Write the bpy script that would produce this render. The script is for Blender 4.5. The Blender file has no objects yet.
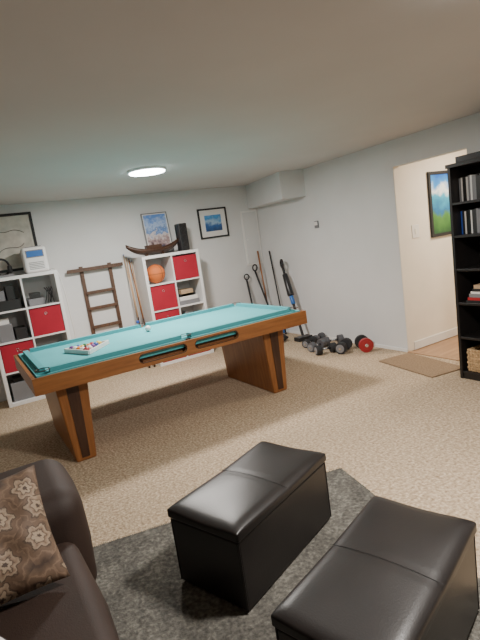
import bpy, bmesh, math, random
from mathutils import Vector, Matrix, Euler
random.seed(7)
C=bpy.context.scene.collection

# ---------------- materials ----------------
def new_mat(name):
    m=bpy.data.materials.new(name); m.use_nodes=True
    nt=m.node_tree; b=nt.nodes["Principled BSDF"]
    return m,nt,b
def N(nt,t,**kw):
    n=nt.nodes.new(t)
    for k,v in kw.items():
        if k in n.inputs: n.inputs[k].default_value=v
        else: setattr(n,k,v)
    return n
def ramp(nt,stops):
    r=nt.nodes.new("ShaderNodeValToRGB"); e=r.color_ramp.elements
    while len(e)<len(stops): e.new(0.5)
    for el,(p,c) in zip(e,stops): el.position=p; el.color=(*c,1)
    return r
def coords(nt,scale=(1,1,1),rot=(0,0,0)):
    t=nt.nodes.new("ShaderNodeTexCoord"); m=nt.nodes.new("ShaderNodeMapping")
    m.inputs["Scale"].default_value=scale; m.inputs["Rotation"].default_value=rot
    nt.links.new(t.outputs["Object"],m.inputs["Vector"]); return m.outputs[0]
def mat(name,col,rough=.6,metal=0,bump=0,bscale=60,var=0,vscale=5,spec=None,coat=0,sheen=0):
    m,nt,b=new_mat(name)
    b.inputs["Base Color"].default_value=(*col,1); b.inputs["Roughness"].default_value=rough
    b.inputs["Metallic"].default_value=metal
    if spec is not None: b.inputs["Specular IOR Level"].default_value=spec
    if coat: b.inputs["Coat Weight"].default_value=coat
    if sheen: b.inputs["Sheen Weight"].default_value=sheen
    v=coords(nt)
    n2=N(nt,"ShaderNodeTexNoise",Scale=vscale,Detail=4.0); nt.links.new(v,n2.inputs["Vector"])
    k=max(var,.03)
    r=ramp(nt,[(.3,tuple(c*(1-k) for c in col)),(.7,tuple(min(1,c*(1+k)) for c in col))])
    nt.links.new(n2.outputs["Fac"],r.inputs[0]); nt.links.new(r.outputs[0],b.inputs["Base Color"])
    if bump:
        n=N(nt,"ShaderNodeTexNoise",Scale=bscale,Detail=5.0); nt.links.new(v,n.inputs["Vector"])
        bp=N(nt,"ShaderNodeBump",Strength=bump,Distance=.01); nt.links.new(n.outputs["Fac"],bp.inputs["Height"]); nt.links.new(bp.outputs[0],b.inputs["Normal"])
    return m
def wood(name,c1,c2,axis='x',rough=.4,scale=1.0):
    m,nt,b=new_mat(name)
    s={'x':(1.2,14,14),'y':(14,1.2,14),'z':(14,14,1.2)}[axis]
    v=coords(nt,tuple(a*scale for a in s))
    n=N(nt,"ShaderNodeTexNoise",Scale=2.2,Detail=7.0,Roughness=.6,Distortion=.6); nt.links.new(v,n.inputs["Vector"])
    r=ramp(nt,[(.3,c1),(.5,tuple((a+b_)/2 for a,b_ in zip(c1,c2))),(.68,c2)])
    nt.links.new(n.outputs["Fac"],r.inputs[0]); nt.links.new(r.outputs[0],b.inputs["Base Color"])
    b.inputs["Roughness"].default_value=rough
    bp=N(nt,"ShaderNodeBump",Strength=.08,Distance=.005); nt.links.new(n.outputs["Fac"],bp.inputs["Height"]); nt.links.new(bp.outputs[0],b.inputs["Normal"])
    return m
def emis(name,col,s):
    m,nt,b=new_mat(name); b.inputs["Base Color"].default_value=(*col,1)
    b.inputs["Emission Color"].default_value=(*col,1); b.inputs["Emission Strength"].default_value=s; return m
def art(name,stops,zlo,zhi,nscale=6,amt=.5):
    m,nt,b=new_mat(name)
    t=nt.nodes.new("ShaderNodeTexCoord"); sx=nt.nodes.new("ShaderNodeSeparateXYZ"); nt.links.new(t.outputs["Object"],sx.inputs[0])
    mr=N(nt,"ShaderNodeMapRange"); mr.inputs[1].default_value=zlo; mr.inputs[2].default_value=zhi; nt.links.new(sx.outputs[2],mr.inputs[0])
    n=N(nt,"ShaderNodeTexNoise",Scale=nscale,Detail=6.0); nt.links.new(t.outputs["Object"],n.inputs["Vector"])
    a=N(nt,"ShaderNodeMath",operation='SUBTRACT'); nt.links.new(n.outputs["Fac"],a.inputs[0]); a.inputs[1].default_value=.5
    mm=N(nt,"ShaderNodeMath",operation='MULTIPLY_ADD'); nt.links.new(a.outputs[0],mm.inputs[0]); mm.inputs[1].default_value=amt; nt.links.new(mr.outputs[0],mm.inputs[2])
    r=ramp(nt,stops); nt.links.new(mm.outputs[0],r.inputs[0]); nt.links.new(r.outputs[0],b.inputs["Base Color"]); b.inputs["Roughness"].default_value=.35
    return m

M={}
M['wall']=mat("wall_paint",(.67,.672,.668),.85,bump=.05,bscale=25,var=.03,vscale=2)
M['ceil']=mat("ceiling_paint",(.61,.58,.565),.9,bump=.08,bscale=12,var=.03,vscale=1.5)
M['hallwall']=mat("hall_paint",(.80,.74,.64),.8,var=.02)
M['trim']=mat("trim_paint",(.78,.77,.75),.5)
M['white']=mat("white_laminate",(.80,.79,.78),.45)
M['red']=mat("red_fabric",(.36,.012,.03),.9,bump=.1,bscale=300,var=.08)
M['black']=mat("black_plastic",(.015,.015,.017),.35)
M['blackm']=mat("black_matte",(.02,.02,.022),.7)
M['dark']=mat("dark_void",(.01,.008,.007),.9)
M['grey']=mat("grey_iron",(.10,.10,.11),.45,metal=.3)
M['chrome']=mat("chrome",(.6,.6,.62),.25,metal=1)
M['blue']=mat("blue_plastic",(.02,.13,.42),.4)
M['pinkcue']=wood("cue_maple",(.50,.32,.19),(.62,.42,.27),'z',.35)
M['oak']=wood("honey_oak",(.21,.078,.024),(.34,.138,.042),'x',.38)
M['oakz']=wood("honey_oak_upright",(.20,.072,.021),(.33,.132,.040),'z',.38)
M['oakd']=wood("dark_oak_rail",(.12,.048,.018),(.21,.085,.030),'x',.35)
M['walnut']=wood("walnut_inlay",(.035,.014,.008),(.07,.03,.015),'z',.4)
M['rackwood']=wood("rack_walnut",(.06,.03,.018),(.13,.065,.035),'z',.5)
M['felt']=mat("teal_felt",(.088,.385,.42),.95,bump=.05,bscale=500,var=.05,vscale=3)
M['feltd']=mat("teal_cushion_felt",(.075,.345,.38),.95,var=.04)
M['leather']=mat("dark_brown_leather",(.011,.0085,.008),.38,bump=.06,bscale=160,var=.2,vscale=6)
M['sofal']=mat("sofa_brown_upholstery",(.028,.014,.009),.68,bump=.1,bscale=200,var=.2,vscale=4)
M['stitch']=mat("stitching",(.008,.006,.005),.6)
M['wicker']=mat("wicker",(.50,.33,.17),.8,bump=1.0,bscale=90,var=.35,vscale=45)
M['bookblk']=wood("bookcase_black",(.008,.007,.007),(.016,.013,.012),'z',.4)
M['lampwhite']=mat("lamp_trim_white",(.85,.85,.85),.4)
M['lamp']=emis("lamp_diffuser",(.95,.98,1),22)
M['ivory']=mat("ivory_plastic",(.8,.78,.7),.4)
M['orange']=mat("basketball_rubber",(.62,.16,.035),.7,bump=.3,bscale=250)
M['hallfloor']=wood("hall_laminate",(.30,.17,.09),(.46,.28,.16),'x',.35,.6)
M['matrug']=mat("doormat_fibre",(.28,.19,.115),.95,bump=.8,bscale=180,var=.18,vscale=70)
cols=[("c_red",(.36,.02,.025)),("c_blue",(.03,.08,.35)),("c_yel",(.75,.5,.05)),("c_grn",(.03,.22,.08)),("c_wht",(.75,.73,.7)),("c_tan",(.45,.32,.2)),("c_blk",(.02,.02,.02)),("c_gry",(.2,.2,.21)),("c_pur",(.15,.04,.22)),("c_org",(.7,.22,.03))]
for n,c in cols: M[n]=mat(n,c,.4)

# carpet
m,nt,b=new_mat("beige_berber_carpet"); v=coords(nt)
vo=N(nt,"ShaderNodeTexVoronoi",Scale=75.0); nt.links.new(v,vo.inputs["Vector"])
n1=N(nt,"ShaderNodeTexNoise",Scale=55.0,Detail=3.0); nt.links.new(v,n1.inputs["Vector"])
n2=N(nt,"ShaderNodeTexNoise",Scale=1.5,Detail=3.0); nt.links.new(v,n2.inputs["Vector"])
r1=ramp(nt,[(.30,(.36,.26,.17)),(.5,(.58,.455,.32)),(.68,(.75,.615,.455))]); nt.links.new(n1.outputs["Fac"],r1.inputs[0])
r2=ramp(nt,[(.0,(1,1,1)),(.7,(.72,.69,.65))]); nt.links.new(vo.outputs["Distance"],r2.inputs[0])
r3=ramp(nt,[(.3,(.9,.9,.89)),(.7,(1,1,1))]); nt.links.new(n2.outputs["Fac"],r3.inputs[0])
mx=N(nt,"ShaderNodeMix",data_type='RGBA',blend_type='MULTIPLY'); mx.inputs[0].default_value=1
nt.links.new(r1.outputs[0],mx.inputs[6]); nt.links.new(r2.outputs[0],mx.inputs[7])
mx2=N(nt,"ShaderNodeMix",data_type='RGBA',blend_type='MULTIPLY'); mx2.inputs[0].default_value=1
nt.links.new(mx.outputs[2],mx2.inputs[6]); nt.links.new(r3.outputs[0],mx2.inputs[7]); nt.links.new(mx2.outputs[2],b.inputs["Base Color"])
bp=N(nt,"ShaderNodeBump",Strength=.7,Distance=.006); bp.invert=True; nt.links.new(vo.outputs["Distance"],bp.inputs["Height"]); nt.links.new(bp.outputs[0],b.inputs["Normal"])
b.inputs["Roughness"].default_value=.95; M['carpet']=m
# area rug
m,nt,b=new_mat("charcoal_rug_pile"); v=coords(nt)
n1=N(nt,"ShaderNodeTexNoise",Scale=60.0,Detail=4.0); nt.links.new(v,n1.inputs["Vector"])
n2=N(nt,"ShaderNodeTexNoise",Scale=4.0,Detail=6.0,Roughness=.7); nt.links.new(v,n2.inputs["Vector"])
ad=N(nt,"ShaderNodeMath",operation='MULTIPLY_ADD'); nt.links.new(n1.outputs["Fac"],ad.inputs[0]); ad.inputs[1].default_value=.55
md=N(nt,"ShaderNodeMath",operation='MULTIPLY'); nt.links.new(n2.outputs["Fac"],md.inputs[0]); md.inputs[1].default_value=.5; nt.links.new(md.outputs[0],ad.inputs[2])
r1=ramp(nt,[(.40,(.05,.046,.040)),(.54,(.11,.103,.088)),(.66,(.20,.188,.16))]); nt.links.new(ad.outputs[0],r1.inputs[0]); nt.links.new(r1.outputs[0],b.inputs["Base Color"])
bp=N(nt,"ShaderNodeBump",Strength=.9,Distance=.008); nt.links.new(n1.outputs["Fac"],bp.inputs["Height"]); nt.links.new(bp.outputs[0],b.inputs["Normal"])
b.inputs["Roughness"].default_value=.95; M['rug']=m
# floral cushion : flower medallion in every voronoi cell
m,nt,b=new_mat("floral_cushion_fabric"); v=coords(nt,(9,9,0))
L_=nt.links.new
vo=N(nt,"ShaderNodeTexVoronoi",voronoi_dimensions='2D'); vo.inputs["Scale"].default_value=1.0; vo.inputs["Randomness"].default_value=.55; L_(v,vo.inputs["Vector"])
df=N(nt,"ShaderNodeVectorMath",operation='SUBTRACT'); L_(v,df.inputs[0]); L_(vo.outputs["Position"],df.inputs[1])
sp=nt.nodes.new("ShaderNodeSeparateXYZ"); L_(df.outputs[0],sp.inputs[0])
at=N(nt,"ShaderNodeMath",operation='ARCTAN2'); L_(sp.outputs[1],at.inputs[0]); L_(sp.outputs[0],at.inputs[1])
m6=N(nt,"ShaderNodeMath",operation='MULTIPLY'); L_(at.outputs[0],m6.inputs[0]); m6.inputs[1].default_value=6.0
cs=N(nt,"ShaderNodeMath",operation='COSINE'); L_(m6.outputs[0],cs.inputs[0])
pr=N(nt,"ShaderNodeMath",operation='MULTIPLY_ADD'); L_(cs.outputs[0],pr.inputs[0]); pr.inputs[1].default_value=.16; pr.inputs[2].default_value=.95
dv=N(nt,"ShaderNodeMath",operation='DIVIDE'); L_(vo.outputs["Distance"],dv.inputs[0]); L_(pr.outputs[0],dv.inputs[1])
no=N(nt,"ShaderNodeTexNoise",Scale=9.0,Detail=3.0); L_(v,no.inputs["Vector"])
ns=N(nt,"ShaderNodeMath",operation='MULTIPLY_ADD'); L_(no.outputs["Fac"],ns.inputs[0]); ns.inputs[1].default_value=.24; L_(dv.outputs[0],ns.inputs[2])
bg,lt,dk,md_=(.13,.08,.05),(.30,.225,.155),(.05,.028,.018),(.20,.13,.085)
r1=ramp(nt,[(.0,dk),(.17,dk),(.20,lt),(.28,lt),(.31,dk),(.35,md_),(.44,lt),(.48,dk),(.53,bg),(.64,bg),(.68,md_),(.74,bg),(1,dk)]); L_(ns.outputs[0],r1.inputs[0]); L_(r1.outputs[0],b.inputs["Base Color"])
b.inputs["Roughness"].default_value=.7; M['floral']=m
m,nt,b=new_mat("zebra_fabric"); v=coords(nt)
w=N(nt,"ShaderNodeTexWave",Scale=9.0,Distortion=6.0,Detail=2.0); nt.links.new(v,w.inputs["Vector"])
r1=ramp(nt,[(.45,(.01,.01,.01)),(.55,(.75,.73,.7))]); nt.links.new(w.outputs["Fac"],r1.inputs[0]); nt.links.new(r1.outputs[0],b.inputs["Base Color"]); M['zebra']=m

# ---------------- geometry helpers ----------------
def empty(name,loc=(0,0,0),rz=0):
    e=bpy.data.objects.new(name,None); e.empty_display_size=.1; e.location=loc; e.rotation_euler=(0,0,rz); C.objects.link(e); return e
def link(name,me,mats,parent=None,loc=(0,0,0),rot=(0,0,0),smooth=False):
    o=bpy.data.objects.new(name,me); C.objects.link(o)
    for mm in (mats if isinstance(mats,(list,tuple)) else [mats]): me.materials.append(mm)
    o.location=loc; o.rotation_euler=rot
    if parent: o.parent=parent
    if smooth:
        for p in me.polygons: p.use_smooth=True
    return o
def bev(o,w,seg=3,smooth=True):
    md=o.modifiers.new("bev","BEVEL"); md.width=w; md.segments=seg; md.limit_method='ANGLE'
    if smooth:
        for p in o.data.polygons: p.use_smooth=True
        wn=o.modifiers.new("wn","WEIGHTED_NORMAL"); wn.keep_sharp=True
class MB:
    def __init__(s): s.bm=bmesh.new(); s.mats=[]
    def mi(s,mt):
        if mt not in s.mats: s.mats.append(mt)
        return s.mats.index(mt)
    def box(s,lo,hi,mt,rot=None):
        lo=Vector(lo);hi=Vector(hi);c=(lo+hi)/2;d=hi-lo
        T=Matrix.Translation(c)@(rot.to_matrix().to_4x4() if rot else Matrix())@Matrix.Diagonal((*d,1))
        r=bmesh.ops.create_cube(s.bm,size=1,matrix=T); i=s.mi(mt)
        for f in {f for v in r['verts'] for f in v.link_faces}: f.material_index=i
    def cyl(s,p0,p1,r,mt,r2=None,seg=20):
        p0=Vector(p0);p1=Vector(p1);d=p1-p0
        T=Matrix.Translation((p0+p1)/2)@d.to_track_quat('Z','Y').to_matrix().to_4x4()
        q=bmesh.ops.create_cone(s.bm,cap_ends=True,segments=seg,radius1=r,radius2=r if r2 is None else r2,depth=d.length,matrix=T); i=s.mi(mt)
        for f in {f for v in q['verts'] for f in v.link_faces}:
            f.material_index=i
            if len(f.verts)==4 and seg>8: f.smooth=True
    def sph(s,c,r,mt,sc=(1,1,1)):
        q=bmesh.ops.create_uvsphere(s.bm,u_segments=24,v_segments=14,radius=r,matrix=Matrix.Translation(c)@Matrix.Diagonal((*sc,1))); i=s.mi(mt)
        for f in {f for v in q['verts'] for f in v.link_faces}: f.material_index=i; f.smooth=True
    def prism(s,pts,lo,hi,mt,axis='y'):
        def P(a,b,t): return {'y':(a,t,b),'z':(a,b,t),'x':(t,a,b)}[axis]
        A=[s.bm.verts.new(P(a,b,lo)) for a,b in pts]; B=[s.bm.verts.new(P(a,b,hi)) for a,b in pts]; i=s.mi(mt); n=len(pts)
        fs=[s.bm.faces.new(A),s.bm.faces.new(B[::-1])]+[s.bm.faces.new((A[k],B[k],B[(k+1)%n],A[(k+1)%n])) for k in range(n)]
        for f in fs: f.material_index=i
    def torus(s,c,R,r,mt,rot=Euler((0,0,0)),seg=32,ms=8):
        i=s.mi(mt); Rm=(rot if isinstance(rot,Euler) else Euler(rot)).to_matrix(); rows=[]
        for a in range(seg):
            t=2*math.pi*a/seg; row=[]
            for b_ in range(ms):
                p=2*math.pi*b_/ms; v=Vector(((R+r*math.cos(p))*math.cos(t),(R+r*math.cos(p))*math.sin(t),r*math.sin(p)))
                row.append(s.bm.verts.new(Rm@v+Vector(c)))
            rows.append(row)
        for a in range(seg):
            for b_ in range(ms):
                f=s.bm.faces.new((rows[a][b_],rows[(a+1)%seg][b_],rows[(a+1)%seg][(b_+1)%ms],rows[a][(b_+1)%ms])); f.material_index=i; f.smooth=True
    def done(s,name,parent=None,loc=(0,0,0),rot=(0,0,0),bevel=0):
        bmesh.ops.recalc_face_normals(s.bm,faces=s.bm.faces[:])
        me=bpy.data.meshes.new(name); s.bm.to_mesh(me); s.bm.free()
        o=link(name,me,s.mats,parent,loc,rot)
        if bevel:
            md=o.modifiers.new("bev","BEVEL"); md.width=bevel; md.segments=2; md.limit_method='ANGLE'; md.angle_limit=math.radians(50)
        return o
def box(name,lo,hi,mt,parent=None,bevel=0,seg=3):
    b=MB(); b.box(lo,hi,mt); o=b.done(name,parent)
    if bevel: bev(o,bevel,seg)
    return o
def tube(name,pts,r,mt,parent=None,cyclic=False):
    cu=bpy.data.curves.new(name,'CURVE'); cu.dimensions='3D'; cu.bevel_depth=r; cu.bevel_resolution=3; cu.resolution_u=8
    sp=cu.splines.new('NURBS'); sp.points.add(len(pts)-1)
    for p,q in zip(sp.points,pts): p.co=(*q,1)
    sp.order_u=min(4,len(pts)); sp.use_endpoint_u=not cyclic; sp.use_cyclic_u=cyclic
    cu.materials.append(mt); o=bpy.data.objects.new(name,cu); C.objects.link(o)
    if parent: o.parent=parent
    return o
def bool_cut(o,cutter):
    md=o.modifiers.new("b","BOOLEAN"); md.operation='DIFFERENCE'; md.solver='EXACT'; md.object=cutter
    bpy.context.view_layer.update()
    dg=bpy.context.evaluated_depsgraph_get(); me=bpy.data.meshes.new_from_object(o.evaluated_get(dg))
    o.modifiers.clear(); o.data=me
    bpy.data.objects.remove(cutter,do_unlink=True)
def pillow(name,w,h,t,mt,parent=None,loc=(0,0,0),rot=(0,0,0),n=28):
    bm=bmesh.new(); G={}
    for s in (1,-1):
        for i in range(n+1):
            for j in range(n+1):
                if s==-1 and (i in(0,n) or j in(0,n)): G[s,i,j]=G[1,i,j]; continue
                u=2*i/n-1; v=2*j/n-1
                prof=((1-abs(u)**2.6)*(1-abs(v)**2.6))**.5
                px=u*(1-.07*(1-v*v)); py=v*(1-.07*(1-u*u))
                wr=.012*math.sin(9*u+3*v)*prof*math.sin(5*v)
                G[s,i,j]=bm.verts.new((px*w/2,py*h/2,s*prof*t/2+wr))
        for i in range(n):
            for j in range(n):
                q=[G[s,i,j],G[s,i+1,j],G[s,i+1,j+1],G[s,i,j+1]]
                bm.faces.new(q if s==1 else q[::-1])
    me=bpy.data.meshes.new(name); bm.to_mesh(me); bm.free()
    return link(name,me,mt,parent,loc,rot,True)

# ---------------- room shell ----------------
RX,BY,LX,FY,ZC=4.01,6.12,-1.9,-1.9,2.24
JY0,JY1,DH=2.66,3.49,1.98      # door opening
box("floor",(LX-.1,FY-.1,-.1),(RX,BY+.1,0),M['carpet'])
box("wall_back",(LX-.1,BY,0),(RX+.1,BY+.1,2.5),M['wall'])
box("wall_left",(LX-.1,FY,0),(LX,BY,2.5),M['wall'])
box("wall_front",(LX-.1,FY-.1,0),(RX+.1,FY,2.5),M['wall'])
b=MB()
b.box((RX,JY1,0),(RX+.1,BY,2.5),M['wall']); b.box((RX,JY0,DH),(RX+.1,JY1,2.5),M['wall']); b.box((RX,FY,0),(RX+.1,JY0,2.5),M['wall'])
b.done("wall_right")
box("ceiling",(LX-.1,FY-.1,ZC),(RX+.05,BY+.05,ZC+.1),M['ceil'])
b=MB(); b.prism([(3.86,BY),(3.68,5.0),(RX,4.93),(RX,BY)],1.90,ZC+.01,M['wall'],'z'); b.done("trim_soffit")
b=MB()
b.box((3.73,BY-.018,1.09),(3.965,BY,1.85),M['wall']); b.box((3.705,BY-.010,1.065),(3.99,BY,1.875),M['trim']); b.cyl((3.76,BY-.03,1.45),(3.76,BY-.018,1.45),.012,M['trim'])
b.done("trim_access_panel",bevel=.002)
# hall
box("floor_hall",(RX,1.7,-.1),(6.6,3.6,-.005),M['hallfloor'])
box("wall_hall_left",(RX+.1,JY1,0),(6.6,JY1+.1,2.4),M['hallwall'])
box("wall_hall_jamb",(RX+.003,JY1-.008,0),(RX+.1,JY1,DH),M['hallwall'])
box("wall_hall_right",(RX+.1,1.6,0),(6.6,1.7,2.4),M['hallwall'])
box("wall_hall_end",(6.5,1.6,0),(6.6,3.6,2.4),M['hallwall'])
box("ceiling_hall",(RX+.1,1.6,2.28),(6.6,3.6,2.4),M['hallwall'])
box("baseboard_hall",(RX+.1,JY1-.015,0),(6.5,JY1,.09),M['trim'],bevel=.003)
box("trim_threshold",(RX-.02,JY0,0),(RX+.03,JY1-.01,.008),M['hallfloor'])
box("baseboard_right",(RX-.01,JY1,0),(RX,BY-.02,.035),M['trim'])

# ---------------- lamps ----------------
def downlight(x,y):
    e=empty("ceiling_light",(x,y,ZC))
    b=MB(); b.cyl((0,0,-.022),(0,0,.01),.175,M['lampwhite'],r2=.185,seg=48); b.done("trim_ring",e)
    b=MB(); b.cyl((0,0,-.03),(0,0,-.022),.168,M['lamp'],seg=48); b.done("diffuser",e)
    return e
def area(name,loc,size,power,col,parent=None,rot=(0,0,0)):
    l=bpy.data.lights.new(name,'AREA'); l.shape='DISK'; l.size=size; l.energy=power; l.color=col
    o=bpy.data.objects.new(name,l); o.location=loc; o.rotation_euler=rot; C.objects.link(o)
    if parent: o.parent=parent
    return o
for (x,y,p) in((1.69,4.37,84),(1.68,.95,90)):
    e=downlight(x,y); area("lamp_light",(0,0,-.036),.3,p,(1,.94,.87),e)
e=empty("hall_ceiling_light",(4.95,2.6,2.28)); b=MB(); b.cyl((0,0,-.03),(0,0,0),.15,M['lampwhite'],seg=32); b.done("housing",e); b=MB(); b.cyl((0,0,-.036),(0,0,-.03),.13,M['lamp'],seg=32); b.done("diffuser",e)
area("lamp_light",(0,0,-.04),.26,42,(1,.86,.68),e)
w=bpy.data.worlds.new("World"); bpy.context.scene.world=w; w.use_nodes=True
w.node_tree.nodes["Background"].inputs[0].default_value=(.8,.85,1,1); w.node_tree.nodes["Background"].inputs[1].default_value=.05

# ---------------- pool table ----------------
DZ=-.02
T=empty("pool_table",(1.46,4.08,0),math.radians(.5)); W,D=1.22,.625   # half sizes
slate=box("slate_bed",(-W+.05,-D+.05,.70+DZ),(W-.05,D-.05,.765+DZ),M['felt'],T)
def ring(name,ox,oy,ix,iy,z0,z1,mt):
    b=MB(); z0+=DZ; z1+=DZ
    b.box((-ox,-oy,z0),(ox,-iy,z1),mt); b.box((-ox,iy,z0),(ox,oy,z1),mt)
    b.box((-ox,-iy,z0),(-ix,iy,z1),mt); b.box((ix,-iy,z0),(ox,iy,z1),mt)
    return b.done(name,T)
rail=ring("rail_wood",W,D,W-.085,D-.085,.755,.80,M['oakd'])
cush=ring("rail_cushion",W-.083,D-.083,W-.125,D-.125,.764,.797,M['feltd'])
pk=[(sx*(W-.10),sy*(D-.10),.050) for sx in(-1,1) for sy in(-1,1)]+[(0,sy*(D-.088),.044) for sy in(-1,1)]
for o in(slate,rail,cush):
    b=MB()
    for x,y,r in pk: b.cyl((x,y,(.60 if o is slate else .74)+DZ),(x,y,.86),r,M['dark'],seg=32)
    c=b.done("cutter",T); bool_cut(o,c)
b=MB()
for x,y,r in pk:
    b.cyl((x,y,.69+DZ),(x,y,.70+DZ),r+.01,M['dark'],seg=24); b.torus((x,y,.792+DZ),r+.001,.003,M['walnut'])
b.done("pocket_liners",T)
bev(rail,.006,2,False)
A0,A1=.615,.737; zc=.683
b=MB()
b.box((-W+.012,-D+.012,A0),(W-.012,-D+.037,A1),M['oak']); ap=b.done("apron_front",T)
b=MB(); S_=((-.44,-.04),(.04,.45))
for x0,x1 in S_:
    r=.033; pts=[]
    for k in range(13): a=math.pi/2-math.pi*k/12; pts.append((x1-r+r*math.cos(a),zc+r*math.sin(a)))
    for k in range(13): a=-math.pi/2-math.pi*k/12; pts.append((x0+r+r*math.cos(a),zc+r*math.sin(a)))
    b.prism(pts,-D-.02,-D+.1,M['dark'])
c=b.done("cutter",T); bool_cut(ap,c)
b=MB(); b.box((-W+.012,D-.037,A0),(W-.012,D-.012,A1),M['oak']); b.box((-W+.012,-D+.037,A0),(-W+.037,D-.037,A1),M['oak']); b.box((W-.037,-D+.037,A0),(W-.012,D-.037,A1),M['oak']); b.done("apron_sides",T)
b=MB(); b.box((-W+.04,-D+.10,.62),(W-.04,D-.04,.68),M['oakd']); b.box((-.50,-D+.09,.62),(.50,-D+.10,.735),M['walnut']); b.done("underframe",T)
for i,(x0,x1) in enumerate(S_):
    r=.036; pts=[]
    for k in range(9): a=math.pi/2-math.pi*k/8; pts.append((x1-.033+r*math.cos(a),-D+.012,zc+r*math.sin(a)))
    for k in range(9): a=-math.pi/2-math.pi*k/8; pts.append((x0+.033+r*math.cos(a),-D+.012,zc+r*math.sin(a)))
    tube("ball_return_rim_%d"%(i+1),pts,.003,M['walnut'],T,True)
    box("ball_return_tray_%d"%(i+1),(x0+.03,-D+.037,.650),(x1-.03,-D+.088,.664),M['oakd'],T)
for i,sx in enumerate((-1,1)):
    b=MB(); cx=sx*.905-.022
    out=[(cx+sx*.135,.62),(cx+sx*.090,.0),(cx-sx*.060,.0),(cx-sx*.105,.62)]
    b.prism(out,-.485,.42,M['oakz'],'y')
    b.done("leg_%d"%(i+1),T,bevel=.012)
    b=MB(); b.prism([(cx+sx*.06,.60),(cx+sx*.045,.03),(cx-sx*.012,.03),(cx-sx*.030,.60)],-.491,-.480,M['walnut'],'y'); b.done("leg_inlay_%d"%(i+1),T)
# ball rack with balls
zf=.765+DZ
e=empty("billiard_ball_rack",(.77,4.02,zf+.001),math.radians(20))
L=.34; tri=[(L*math.cos(a)*.62,L*math.sin(a)*.62) for a in (math.radians(0),math.radians(120),math.radians(240))]
b=MB()
for k in range(3):
    p=tri[k];q=tri[(k+1)%3]; d=Vector((q[0]-p[0],q[1]-p[1],0)); c=Vector(((p[0]+q[0])/2,(p[1]+q[1])/2,.018))
    b.box(c-Vector((d.length/2,.007,.018)),c+Vector((d.length/2,.007,.018)),M['c_wht'],Euler((0,0,math.atan2(d.y,d.x))))
b.done("triangle_frame",e,bevel=.003)
b=MB(); bc=['c_yel','c_blue','c_red','c_pur','c_org','c_grn','c_wht','c_blk','c_yel','c_blue','c_red','c_wht','c_org','c_wht','c_pur']; k=0
for row_ in range(5):
    for j in range(row_+1):
        b.sph((.11-row_*.047,(j-row_/2)*.054,.0275),.0265,M[bc[k]]); k+=1
b.done("balls",e)
b=MB(); b.sph((1.39,4.25,zf+.031),.028,M['c_wht']); b.done("cue_ball")
b=MB(); b.box((1.42,4.66,.782),(1.445,4.685,.807),M['c_blue']); b.done("chalk_cube",bevel=.002)

# ---------------- ottomans ----------------
def ottoman(x,y,rz,l,wd,h):
    e=empty("storage_ottoman",(x,y,.0125),rz)
    o=box("body",(-l/2+.008,-wd/2+.008,.003),(l/2-.008,wd/2-.008,h-.060),M['leather'],e,.012,3)
    bm=bmesh.new(); nx,ny=30,16; G=[]
    def P(u,v,top):
        rr=(1-abs(u)**6)*(1-abs(v)**6)
        z=h-.02+.020*rr**.4+.004*math.cos(u*3)*math.cos(v*3)
        if abs(u)<.04: z-=.002
        return (u*l/2,v*wd/2,z if top else h-.057)
    for t in(1,0): G.append([[bm.verts.new(P(2*i/nx-1,2*j/ny-1,t)) for j in range(ny+1)] for i in range(nx+1)])
    for t in(0,1):
        for i in range(nx):
            for j in range(ny):
                q=[G[t][i][j],G[t][i+1][j],G[t][i+1][j+1],G[t][i][j+1]]; bm.faces.new(q if t==0 else q[::-1])
    for i in range(nx):
        for j in(0,ny): bm.faces.new((G[0][i][j],G[0][i+1][j],G[1][i+1][j],G[1][i][j]))
    for j in range(ny):
        for i in(0,nx): bm.faces.new((G[0][i][j],G[0][i][j+1],G[1][i][j+1],G[1][i][j]))
    bmesh.ops.recalc_face_normals(bm,faces=bm.faces[:]); me=bpy.data.meshes.new("lid"); bm.to_mesh(me); bm.free()
    lid=link("lid",me,M['leather'],e,smooth=True); bev(lid,.008,3)
    tube("seam_cross",[(0,-wd/2+.0,h-.012),(0,-wd/4,h+.004),(0,0,h+.005),(0,wd/4,h+.004),(0,wd/2-.0,h-.012)],.0009,M['stitch'],e)
    for s in(-1,1):
        for t in(-1,1):
            tube("corner_seam",[(s*(l/2-.010),t*(wd/2-.010),.01),(s*(l/2-.010),t*(wd/2-.010),h-.065)],.0035,M['leather'],e)
    b=MB()
    for s in(-1,1):
        for t in(-1,1): b.cyl((s*(l/2-.05),t*(wd/2-.05),0),(s*(l/2-.05),t*(wd/2-.05),.008),.02,M['black'])
    b.done("feet",e)
ottoman(.958,1.812,math.radians(21),.725,.40,.375)
ottoman(.975,1.025,math.radians(19),.725,.39,.38)

# rug
a=math.radians(-12); e=empty("area_rug",(1.74,2.11,0),a)
bm=bmesh.new(); nx,ny=40,34; g=[[bm.verts.new((-2.6*i/nx,-2.4*j/ny,.010+.001*math.sin(i*1.3)*math.cos(j*1.1))) for j in range(ny+1)] for i in range(nx+1)]
for i in range(nx):
    for j in range(ny): bm.faces.new((g[i][j],g[i+1][j],g[i+1][j+1],g[i][j+1]))
bmesh.ops.recalc_face_normals(bm,faces=bm.faces[:]); me=bpy.data.meshes.new("pile"); bm.to_mesh(me); bm.free()
o=link("pile",me,M['rug'],e,smooth=True); md=o.modifiers.new("s","SOLIDIFY"); md.thickness=.0085; md.offset=-1 if me.polygons[0].normal.z>0 else 1
b=MB()
for k in range(260):
    x=-2.6*k/260; b.box((x,-.004,.001),(x+.005,.012+random.random()*.010,.005),M['rug'])
for k in range(240):
    y=-2.4*k/240; b.box((-.004,y,.001),(.008+random.random()*.006,y+.005,.005),M['rug'])
b.done("fringe",e)

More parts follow.
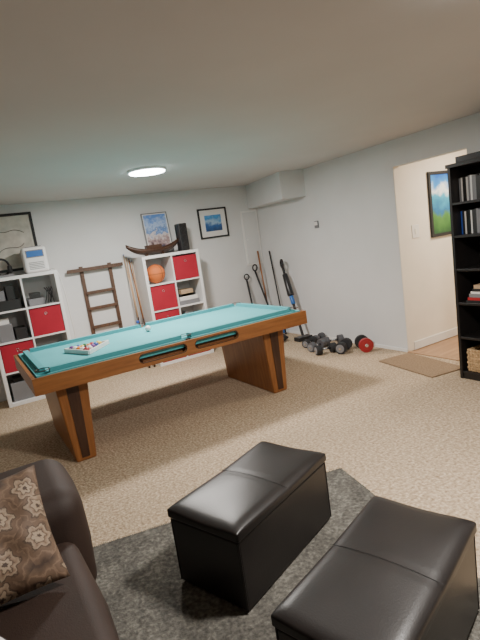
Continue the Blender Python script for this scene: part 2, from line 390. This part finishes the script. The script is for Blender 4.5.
# ---------------- sofa ----------------
S=empty("sofa",(-.08,.07,.011))
def soft(name,lo,hi,bv,mt=M['sofal'],puff=.0):
    b=MB(); b.box(lo,hi,mt); bmesh.ops.subdivide_edges(b.bm,edges=b.bm.edges[:],cuts=1,use_grid_fill=True)
    o=b.done(name,S); 
    if puff:
        c=(Vector(lo)+Vector(hi))/2
        for v in o.data.vertices:
            d=v.co-c
            k=[abs(d[i])<1e-5 for i in range(3)]
            if sum(k)==2:
                ax=k.index(False); v.co[ax]+=puff*(1 if d[ax]>0 else -1)
    bev(o,bv,6); return o
box("base",(-.78,.32,.09),(.20,2.12,.27),M['sofal'],S,.03,4)
soft("arm",(-.80,1.78,.10),(.31,2.30,.60),.10,puff=.015)
soft("arm_near",(-.80,-.19,.10),(.31,.30,.60),.10,puff=.015)
soft("backrest",(-.98,-.15,.10),(-.70,2.26,.85),.11,puff=.02)
soft("seat_cushion_1",(-.70,1.05,.25),(.245,1.775,.445),.06,puff=.02)
soft("seat_cushion_2",(-.70,.31,.25),(.245,1.04,.445),.06,puff=.02)
soft("back_cushion_1",(-.74,1.05,.44),(-.50,1.77,.86),.09,puff=.03)
soft("back_cushion_2",(-.74,.31,.44),(-.50,1.04,.86),.09,puff=.03)
b=MB()
for x in(-.9,.16):
    for y in(-.05,2.12): b.cyl((x,y,0),(x,y,.11),.022,M['black'],r2=.03)
b.done("feet",S)
pillow("floral_throw_pillow",.41,.40,.15,M['floral'],loc=(-.115,1.65,.637),rot=(math.radians(50),0,math.radians(4)))
pillow("zebra_throw_pillow",.36,.36,.12,M['zebra'],loc=(-.27,1.27,.56),rot=(math.radians(8),math.radians(4),.5))

# ---------------- cube shelves ----------------
YF=5.725; SH=1.43; SW=.79; SD=.38
def shelf(x0):
    e=empty("cube_shelf",(x0,YF,0)); b=MB(); t=.038
    b.box((0,0,0),(t,SD,SH),M['white']); b.box((SW-t,0,0),(SW,SD,SH),M['white']); b.box((t,0,SH-t),(SW-t,SD,SH),M['white']); b.box((t,0,0),(SW-t,SD,t),M['white']); b.done("outer_frame",e,bevel=.0015)
    b=MB(); b.box((SW/2-.009,.004,t),(SW/2+.009,SD-.004,SH-t),M['white'])
    ih=(SH-2*t)/4
    for k in(1,2,3):
        for u,v in((t,SW/2-.009),(SW/2+.009,SW-t)): b.box((u,.004,t+ih*k-.009),(v,SD-.004,t+ih*k+.009),M['white'])
    b.done("dividers",e)
def cell(x0,col,row):
    t=.038; ih=(SH-2*t)/4; cw=(SW/2-.009-t)
    return x0+(t if col==0 else SW/2+.009), t+ih*(3-row)+(.009 if row<3 else 0), cw, ih-.018
def bin_(x0,c,r):
    x,z,w_,h_=cell(x0,c,r); e=empty("storage_bin",(x+.006,YF+.008,z+.001)); W_=w_-.012; H_=h_-.014; D_=.34
    b=MB(); q=.006
    b.box((0,0,0),(W_,q,H_),M['red']); b.box((0,D_-q,0),(W_,D_,H_),M['red']); b.box((0,q,0),(q,D_-q,H_),M['red']); b.box((W_-q,q,0),(W_,D_-q,H_),M['red']); b.box((q,q,0),(W_-q,D_-q,q),M['red']); b.done("fabric_body",e,bevel=.002)
    b=MB(); b.torus((W_/2,-.001,H_*.78),.014,.003,M['chrome'],Euler((math.pi/2,0,0)),20,6); b.done("grommet",e)
XA,XB=.145,1.955
shelf(XA); shelf(XB)
for a_ in((XA,1,1),(XA,0,2),(XB,1,0),(XB,0,1),(XB,0,3),(XB,1,3),(XB,0,2)): bin_(*a_)
x,z,w_,h_=cell(XB,0,0); r=.123; c=Vector((x+w_/2-.02,YF+.13,z+r+.003))
e=empty("basketball",c,.4); b=MB(); b.sph((0,0,0),r,M['orange']); b.done("ball",e)
b=MB(); 
for rt in((0,0,0),(math.pi/2,0,0),(0,math.pi/2,0)): b.torus((0,0,0),r,.0022,M['blackm'],Euler(rt),40,6)
b.done("seams",e)
def clutter(name,x0,c,r,items):
    x,z,w_,h_=cell(x0,c,r); b=MB()
    for (u0,u1,hh,d0,d1,mt) in items: b.box((x+u0*w_,YF+d0,z+.001),(x+u1*w_,YF+d1,z+hh*h_),M[mt])
    b.done(name,bevel=.004)
clutter("board_games",XB,1,1,[(.05,.9,.18,.04,.3,'c_gry'),(.1,.85,.34,.05,.28,'c_wht'),(.12,.8,.46,.06,.27,'c_blk'),(.2,.7,.62,.06,.25,'c_tan')])
clutter("book_stack",XB,1,2,[(.05,.2,.8,.04,.28,'c_blk'),(.22,.34,.75,.05,.27,'c_gry'),(.4,.9,.3,.04,.25,'c_wht')])
clutter("games_console",XA,0,0,[(.1,.9,.35,.05,.33,'c_blk'),(.15,.5,.7,.12,.3,'c_gry'),(.55,.8,.85,.1,.3,'c_blk')])
clutter("electronics_box",XA,1,0,[(.1,.6,.25,.08,.33,'c_gry'),(.2,.5,.45,.1,.3,'c_blk')])
clutter("craft_box",XA,0,1,[(.08,.5,.6,.04,.3,'c_gry'),(.55,.9,.4,.04,.3,'c_blk'),(.1,.45,.8,.1,.25,'c_wht')])
clutter("magazine_pile",XA,1,2,[(.08,.9,.2,.05,.3,'c_blk'),(.1,.8,.35,.05,.3,'c_gry'),(.2,.6,.5,.08,.28,'c_blk')])
clutter("tool_case",XA,1,3,[(.05,.9,.5,.05,.3,'c_blk'),(.3,.6,.6,.12,.2,'c_gry')])
clutter("cable_box",XA,0,3,[(.08,.9,.65,.05,.3,'c_gry'),(.2,.6,.8,.1,.28,'c_blk')])
e=empty("tangled_cables"); x,z,w_,h_=cell(XA,1,0)
for k in range(4): tube("cable_%d"%k,[(x+w_*(.55+.1*k),YF+.04,z+.01),(x+w_*.8,YF+.03,z+h_*.5),(x+w_*(.4+.15*k),YF+.05,z+h_*.75),(x+w_*.9,YF+.06,z+h_*.3),(x+w_*.7,YF+.05,z+.01)],.005,M['blackm'],e)
# items on the left shelf
e=empty("air_purifier",(XA+.60,YF+.15,SH+.001)); o=box("body",(-.13,-.09,0),(.13,.09,.29),M['white'],e,.035,4); b=MB()
b.box((-.085,-.0935,.18),(.085,-.088,.245),M['blue']); b.box((-.095,-.0925,.17),(.095,-.087,.255),M['c_gry'])
for k in range(5): b.box((-.08,-.094,.04+k*.018),(.08,-.088,.046+k*.018),M['c_gry'])
b.box((-.085,-.07,.288),(.085,.07,.295),M['c_gry']); b.done("front_panel",e)
e=empty("headset",(XA+.25,YF+.15,SH+.001)); b=MB(); b.torus((0,0,.11),.09,.012,M['black'],Euler((math.pi/2,0,.5)),28,8); b.cyl((-.085,.02,.08),(-.06,.03,.08),.045,M['black']); b.cyl((.085,-.04,.08),(.06,-.03,.08),.045,M['black']); b.box((-.1,-.07,0),(.1,.07,.025),M['c_gry']); b.done("headset_body",e,bevel=.003)
e=empty("power_cable"); q=XA+SW; tube("cord",[(q-.05,YF+.155,SH+.01),(q,YF+.05,SH+.05),(q+.03,YF-.02,SH-.13),(q+.05,YF+.02,.95),(q+.07,YF+.08,.5),(q+.09,YF+.15,.006)],.004,M['c_wht'],e)

def frame(name,x0,x1,z0,z1,mt_frame,fw,mt_mat,mw,mt_art,y=BY):
    e=empty(name,((x0+x1)/2,y,(z0+z1)/2)); hx=(x1-x0)/2; hz=(z1-z0)/2; b=MB()
    b.box((-hx,-.025,-hz),(hx,-.002,-hz+fw),mt_frame); b.box((-hx,-.025,hz-fw),(hx,-.002,hz),mt_frame); b.box((-hx,-.025,-hz+fw),(-hx+fw,-.002,hz-fw),mt_frame); b.box((hx-fw,-.025,-hz+fw),(hx,-.002,hz-fw),mt_frame); b.done("frame",e,bevel=.002)
    box("mat_board",(-hx+fw,-.014,-hz+fw),(hx-fw,-.004,hz-fw),mt_mat,e)
    box("artwork",(-hx+fw+mw,-.017,-hz+fw+mw),(hx-fw-mw,-.014,hz-fw-mw),mt_art,e)
    return e
sea=art("seascape_print",[(.0,(.02,.05,.12)),(.4,(.03,.12,.35)),(.55,(.35,.5,.65)),(.75,(.05,.25,.55)),(1,(.15,.4,.75))],-.15,.15,14,.7)
frame("framed_seascape",3.00,3.46,1.545,1.965,M['blackm'],.022,M['c_wht'],.075,sea)
frame("framed_sketch",.20,.84,1.48,2.14,M['blackm'],.03,mat("sketch_paper",(.55,.53,.47),.6),.02,mat("sketch_drawing",(.50,.48,.42),.6,var=.2,vscale=9))
e=bpy.data.objects["framed_sketch"]
tube("drawn_line_1",[(-.2,-.019,.1),(-.1,-.019,.16),(0,-.019,.08),(.1,-.019,.17),(.2,-.019,.1)],.003,M['c_blk'],e)
tube("drawn_line_2",[(-.1,-.019,-.1),(0,-.019,0),(.1,-.019,-.12),(.18,-.019,-.02)],.003,M['c_blk'],e)
sky=art("city_print",[(.0,(.06,.05,.08)),(.25,(.35,.25,.25)),(.42,(.6,.55,.55)),(.55,(.1,.2,.45)),(.75,(.4,.5,.7)),(1,(.12,.25,.6))],-.22,.22,22,.9)
f_=frame("framed_city_print",2.16,2.52,SH+.012,1.98,M['c_gry'],.012,M['c_wht'],.012,sky,y=6.06); f_.rotation_euler=(math.radians(-6),0,0)
hp=art("landscape_print",[(.0,(.02,.10,.03)),(.3,(.08,.25,.05)),(.42,(.02,.15,.35)),(.6,(.05,.4,.6)),(.72,(.85,.9,.9)),(.85,(.05,.3,.75)),(1,(.02,.15,.6))],-.34,.34,7,.6)
frame("framed_landscape",4.53,5.02,1.19,1.90,M['blackm'],.035,M['blackm'],.0,hp,y=JY1)
e=empty("light_switch",(4.28,JY1,1.29)); box("plate",(-.055,-.008,-.07),(.055,0,.07),M['c_wht'],e,.002,2); box("rocker",(-.015,-.013,-.03),(.015,-.008,.03),M['ivory'],e,.002,2)
e=empty("thermostat",(RX,4.77,1.52)); box("body",(-.02,-.035,-.045),(0,.035,.045),M['c_gry'],e,.004,3); box("dial",(-.024,-.028,-.01),(-.02,.028,.035),M['c_wht'],e,.001,2)

# carved boat on middle shelf
e=empty("wooden_boat_model",(2.17,YF+.10,SH+.001)); bm=bmesh.new(); n=24; rows=[]
for i in range(n+1):
    u=2*i/n-1; w_=.07*(1-abs(u)**2.2)+.004; zt=.085+.09*abs(u)**2.6; zb=.012+.12*abs(u)**3.2; x=u*.36
    rows.append([bm.verts.new(p) for p in((x,-w_,zt),(x,-w_*.75,(zt+zb)/2),(x,0,zb),(x,w_*.75,(zt+zb)/2),(x,w_,zt),(x,w_*.8,zt-.008),(x,0,zb+.02 if zb+.02<zt-.008 else zt-.008),(x,-w_*.8,zt-.008))])
for i in range(n):
    for k in range(8): bm.faces.new((rows[i][k],rows[i+1][k],rows[i+1][(k+1)%8],rows[i][(k+1)%8]))
bm.faces.new(rows[0]); bm.faces.new(rows[-1][::-1]); bmesh.ops.recalc_face_normals(bm,faces=bm.faces[:])
me=bpy.data.meshes.new("hull"); bm.to_mesh(me); bm.free(); link("hull",me,M['walnut'],e,smooth=True)
b=MB(); b.box((-.12,-.035,0),(-.10,.035,.03),M['walnut']); b.box((.10,-.035,0),(.12,.035,.03),M['walnut'])
for x in(-.14,-.05,.05,.14): b.box((x-.008,-.06,.070),(x+.008,.06,.080),M['rackwood'])
b.cyl((0,0,.02),(0,0,.15),.008,M['walnut']); b.box((-.11,-.035,.07),(.10,.035,.13),M['walnut']); b.done("stand_and_cabin",e)
e=empty("tower_speaker",(2.63,YF+.20,SH+.001)); box("cabinet",(-.06,-.07,0),(.06,.07,.36),M['black'],e,.012,3); b=MB()
for z in(.08,.18,.28): b.torus((0,-.071,z),.034,.004,M['black'],Euler((math.pi/2,0,0)),24,6)
b.done("drivers",e)

# ---------------- cue rack and cues ----------------
e=empty("wall_cue_rack",(1.46,BY,0)); b=MB()
for x in(-.18,.18): b.box((x-.022,-.03,.10),(x+.022,-.003,1.42),M['rackwood'])
b.box((-.36,-.075,1.355),(.34,-.03,1.385),M['rackwood']); b.box((-.36,-.075,1.385),(.34,-.065,1.40),M['rackwood'])
for z in(1.08,.88,.64): b.box((-.18,-.05,z-.02),(.18,-.03,z+.02),M['rackwood'])
b.box((-.34,-.09,.10),(.34,-.03,.135),M['rackwood']); b.done("rack_frame",e,bevel=.003)
for k,(x,y0,xt) in enumerate(((1.835,5.82,1.845),(1.865,5.98,1.875),(1.90,5.80,1.905),(1.93,5.95,1.935))):
    e=empty("pool_cue"); b=MB(); y1=6.10
    p0=Vector((x,y0,.001)); p1=Vector((xt,y1,1.48-.03*k)); 
    q=p0.lerp(p1,.45); b.cyl(p0,q,.013,M['blackm'] if k%2 else M['walnut'],r2=.009,seg=12); b.cyl(q,p1,.009,M['pinkcue'] if k!=2 else M['oakz'],r2=.006,seg=12); b.cyl(p1,p1+(p1-p0).normalized()*.012,.006,M['blue'],seg=12); b.done("shaft",e)

# ---------------- dumbbells ----------------
def dumbbell(x,y,rz,hr,hl,mt,L=.12,face=None,mt2=None):
    e=empty("dumbbell",(x-.14,y*1.06,hr+.001),rz); b=MB()
    b.cyl((-L/2,0,0),(L/2,0,0),.015,M['chrome'],seg=14); b.done("handle",e)
    b=MB()
    for s in(-1,1):
        m_=mt2 if (mt2 and s==1) else mt; fc=m_ if mt2 else (face or mt)
        b.cyl((s*L/2,0,0),(s*(L/2+hl),0,0),hr,m_,seg=32); b.cyl((s*(L/2+hl),0,0),(s*(L/2+hl+.006),0,0),hr*.72,fc,seg=32)
        b.cyl((s*(L/2+hl),0,0),(s*(L/2+hl+.012),0,0),hr*.25,M['chrome'],seg=16)
    b.done("heads",e,bevel=.006)
dumbbell(3.97,3.74,1.05,.082,.05,M['c_red'],.13,None,M['blackm'])
dumbbell(3.81,3.90,.5,.068,.07,M['blackm'],.12,M['c_gry'])
dumbbell(3.64,4.02,-.3,.058,.065,M['blackm'],.12,M['c_gry'])
dumbbell(3.70,4.24,.2,.058,.065,M['grey'],.12,M['c_gry'])
dumbbell(3.97,4.24,-.4,.058,.065,M['grey'],.12,M['c_gry'])
dumbbell(3.78,4.47,.4,.052,.055,M['blackm'],.12,M['c_gry'])
dumbbell(4.00,4.55,.3,.05,.05,M['grey'],.1)

# ---------------- corner tools ----------------
e=empty("snow_shovel"); b=MB(); p0=Vector((3.83,5.82,.30)); p1=Vector((3.79,6.06,.97)); b.cyl(p0,p1,.014,M['blackm']); b.torus(p1+Vector((0,-.01,.05)),.045,.011,M['black'],(math.pi/2,0,.2),20,8)
b.prism([(3.62,.0),(3.98,.0),(3.98,.28),(3.90,.34),(3.72,.34),(3.62,.28)],5.73,5.745,M['blue'],'y'); b.done("shovel_body",e)
e=empty("broom"); b=MB(); p0=Vector((3.86,5.92,.14)); p1=Vector((3.90,6.085,1.26)); b.cyl(p0,p1,.012,M['oakz']); b.prism([(3.74,.001),(3.98,.001),(3.92,.15),(3.80,.15)],5.88,5.92,M['c_grn'],'y'); b.done("broom_body",e)
e=empty("garden_pole"); b=MB(); b.cyl((3.90,5.62,.02),(3.985,5.90,1.24),.011,M['blackm']); b.sph((3.90,5.62,.02),.018,M['blackm']); b.done("pole",e)
e=empty("stick_vacuum"); b=MB(); p0=Vector((3.80,5.08,.07)); p1=Vector((3.91,5.50,.99)); b.cyl(p0,p1,.019,M['blackm']); m1=p0.lerp(p1,.58); m2=p0.lerp(p1,.90)
b.cyl(m1,m2,.048,M['black'],r2=.038); b.torus(p1+Vector((-.01,.0,.06)),.055,.016,M['black'],(math.pi/2,0,1.2),24,8)
b.cyl(p0.lerp(p1,.45),p0.lerp(p1,.57),.03,M['blue']); b.box((3.69,5.02,.003),(3.92,5.14,.055),M['black']); b.done("vacuum_body",e,bevel=.004)
e=empty("garden_spade"); b=MB(); p0=Vector((3.60,5.92,.25)); p1=Vector((3.63,6.07,.86)); b.cyl(p0,p1,.014,M['blackm'],seg=14); b.torus(p1+Vector((0,-.01,.045)),.04,.01,M['black'],(math.pi/2,0,0),20,8)
b.prism([(3.52,.06),(3.60,.001),(3.68,.06),(3.68,.26),(3.52,.26)],5.905,5.92,M['black'],'y'); b.done("spade_body",e)
e=empty("gym_bag"); pillow("bag_body",.30,.2,.14,M['blackm'],e,loc=(3.50,5.28,.066),rot=(.1,0,.3)); tube("bag_strap",[(3.40,5.26,.1),(3.42,5.18,.17),(3.54,5.20,.18),(3.59,5.3,.1)],.009,M['blue'],e)

# doormat
e=empty("doormat",(3.70,3.09,0),math.radians(-10)); b=MB(); b.box((-.20,-.39,.001),(.20,.39,.012),M['matrug']); b.done("mat_pile",e,bevel=.004)

# ---------------- bookcase ----------------
BX=3.57; y1=2.55; y0=1.62; H=1.83; Dp=.34; t=.025
B=empty("bookcase",(BX,0,0))
b=MB(); b.box((0,y0,0),(Dp,y0+t,H),M['bookblk']); b.box((0,y1-t,0),(Dp,y1,H),M['bookblk']); b.box((-.012,y0-.01,H-.03),(Dp,y1+.01,H),M['bookblk']); b.box((Dp-.01,y0+t,0),(Dp,y1-t,H-.03),M['bookblk'])
b.box((.01,y0+t,0),(.02,y1-t,.07),M['bookblk']); zs=[.07,.38,.68,.97,1.25,1.52]
for z in zs: b.box((.003,y0+t,z-.02),(Dp-.01,y1-t,z),M['bookblk'])
b.done("carcass",B,bevel=.002)
def row(name,z,ya,yb,hmin,hmax,tw,pal,xd=.10):
    b=MB(); y=yb
    while y-tw>ya:
        w_=tw*random.uniform(.85,1.3); h=random.uniform(hmin,hmax); b.box((BX+xd,y-w_+.001,z+.001),(BX+xd+.14,y,z+h),M[random.choice(pal)]); y-=w_
    b.done(name)
row("dvd_row",1.52,y0+.06,y1-.03,.185,.20,.016,['c_blk','c_blk','c_gry','c_wht','c_gry','c_blk'])
row("dvd_row",1.25,y0+.06,y1-.03,.185,.20,.016,['c_blk','c_gry','c_blk','c_wht','c_blk','c_blue'])
row("game_case_row",.97,y0+.06,2.06,.15,.19,.02,['c_blk','c_gry','c_blk'])
b=MB(); z=.681
for k,mt in enumerate(('c_blk','c_red','c_gry','c_wht','c_blk','c_tan')): h=.018+.006*(k%3); b.box((BX+.03,2.06+.01*k,z),(BX+.23,2.47-.015*k,z+h),M[mt]); z+=h+.001
b.done("book_pile")
row("book_row",.38,y0+.06,2.11,.2,.25,.03,['c_blk','c_tan','c_gry'])
e=empty("wicker_basket",(BX+.03,2.09,.071)); b=MB(); 
for k in range(9):
    z=.0+k*.022; q=.004*(k%2); b.box((-q,-q,z),(.27+q,.014,z+.020),M['wicker']); b.box((-q,.38,z),(.27+q,.40+q,z+.020),M['wicker']); b.box((-q,.014,z),(.014,.38,z+.020),M['wicker']); b.box((.256,.014,z),(.27+q,.38,z+.020),M['wicker'])
b.box((.01,.01,0),(.26,.39,.01),M['wicker'])
for k in range(14): b.cyl((-.004,.02+k*.028,0),(-.004,.02+k*.028,.198),.004,M['wicker'],seg=8)
b.done("weave",e,bevel=.003)
e=empty("dvd_player",(BX+.04,2.12,H+.001)); box("case",(0,0,0),(.24,.38,.05),M['black'],e,.004,2); box("top_box",(.02,-.25,.0),(.24,-.02,.08),M['blackm'],e,.006,2)

# ---------------- camera ----------------
cd=bpy.data.cameras.new("Camera"); cam=bpy.data.objects.new("Camera",cd); C.objects.link(cam)
cd.sensor_fit='VERTICAL'; cd.sensor_height=36; cd.lens=470/640*36; cd.clip_start=.05
r=Vector((.8507,-.5064,-.1411)).normalized(); u=Vector((.2067,.0753,.9755)); u=(u-r*u.dot(r)).normalized(); k=r.cross(u)
cam.matrix_world=Matrix(((r.x,u.x,k.x,0),(r.y,u.y,k.y,0),(r.z,u.z,k.z,1.48),(0,0,0,1)))
bpy.context.scene.camera=cam
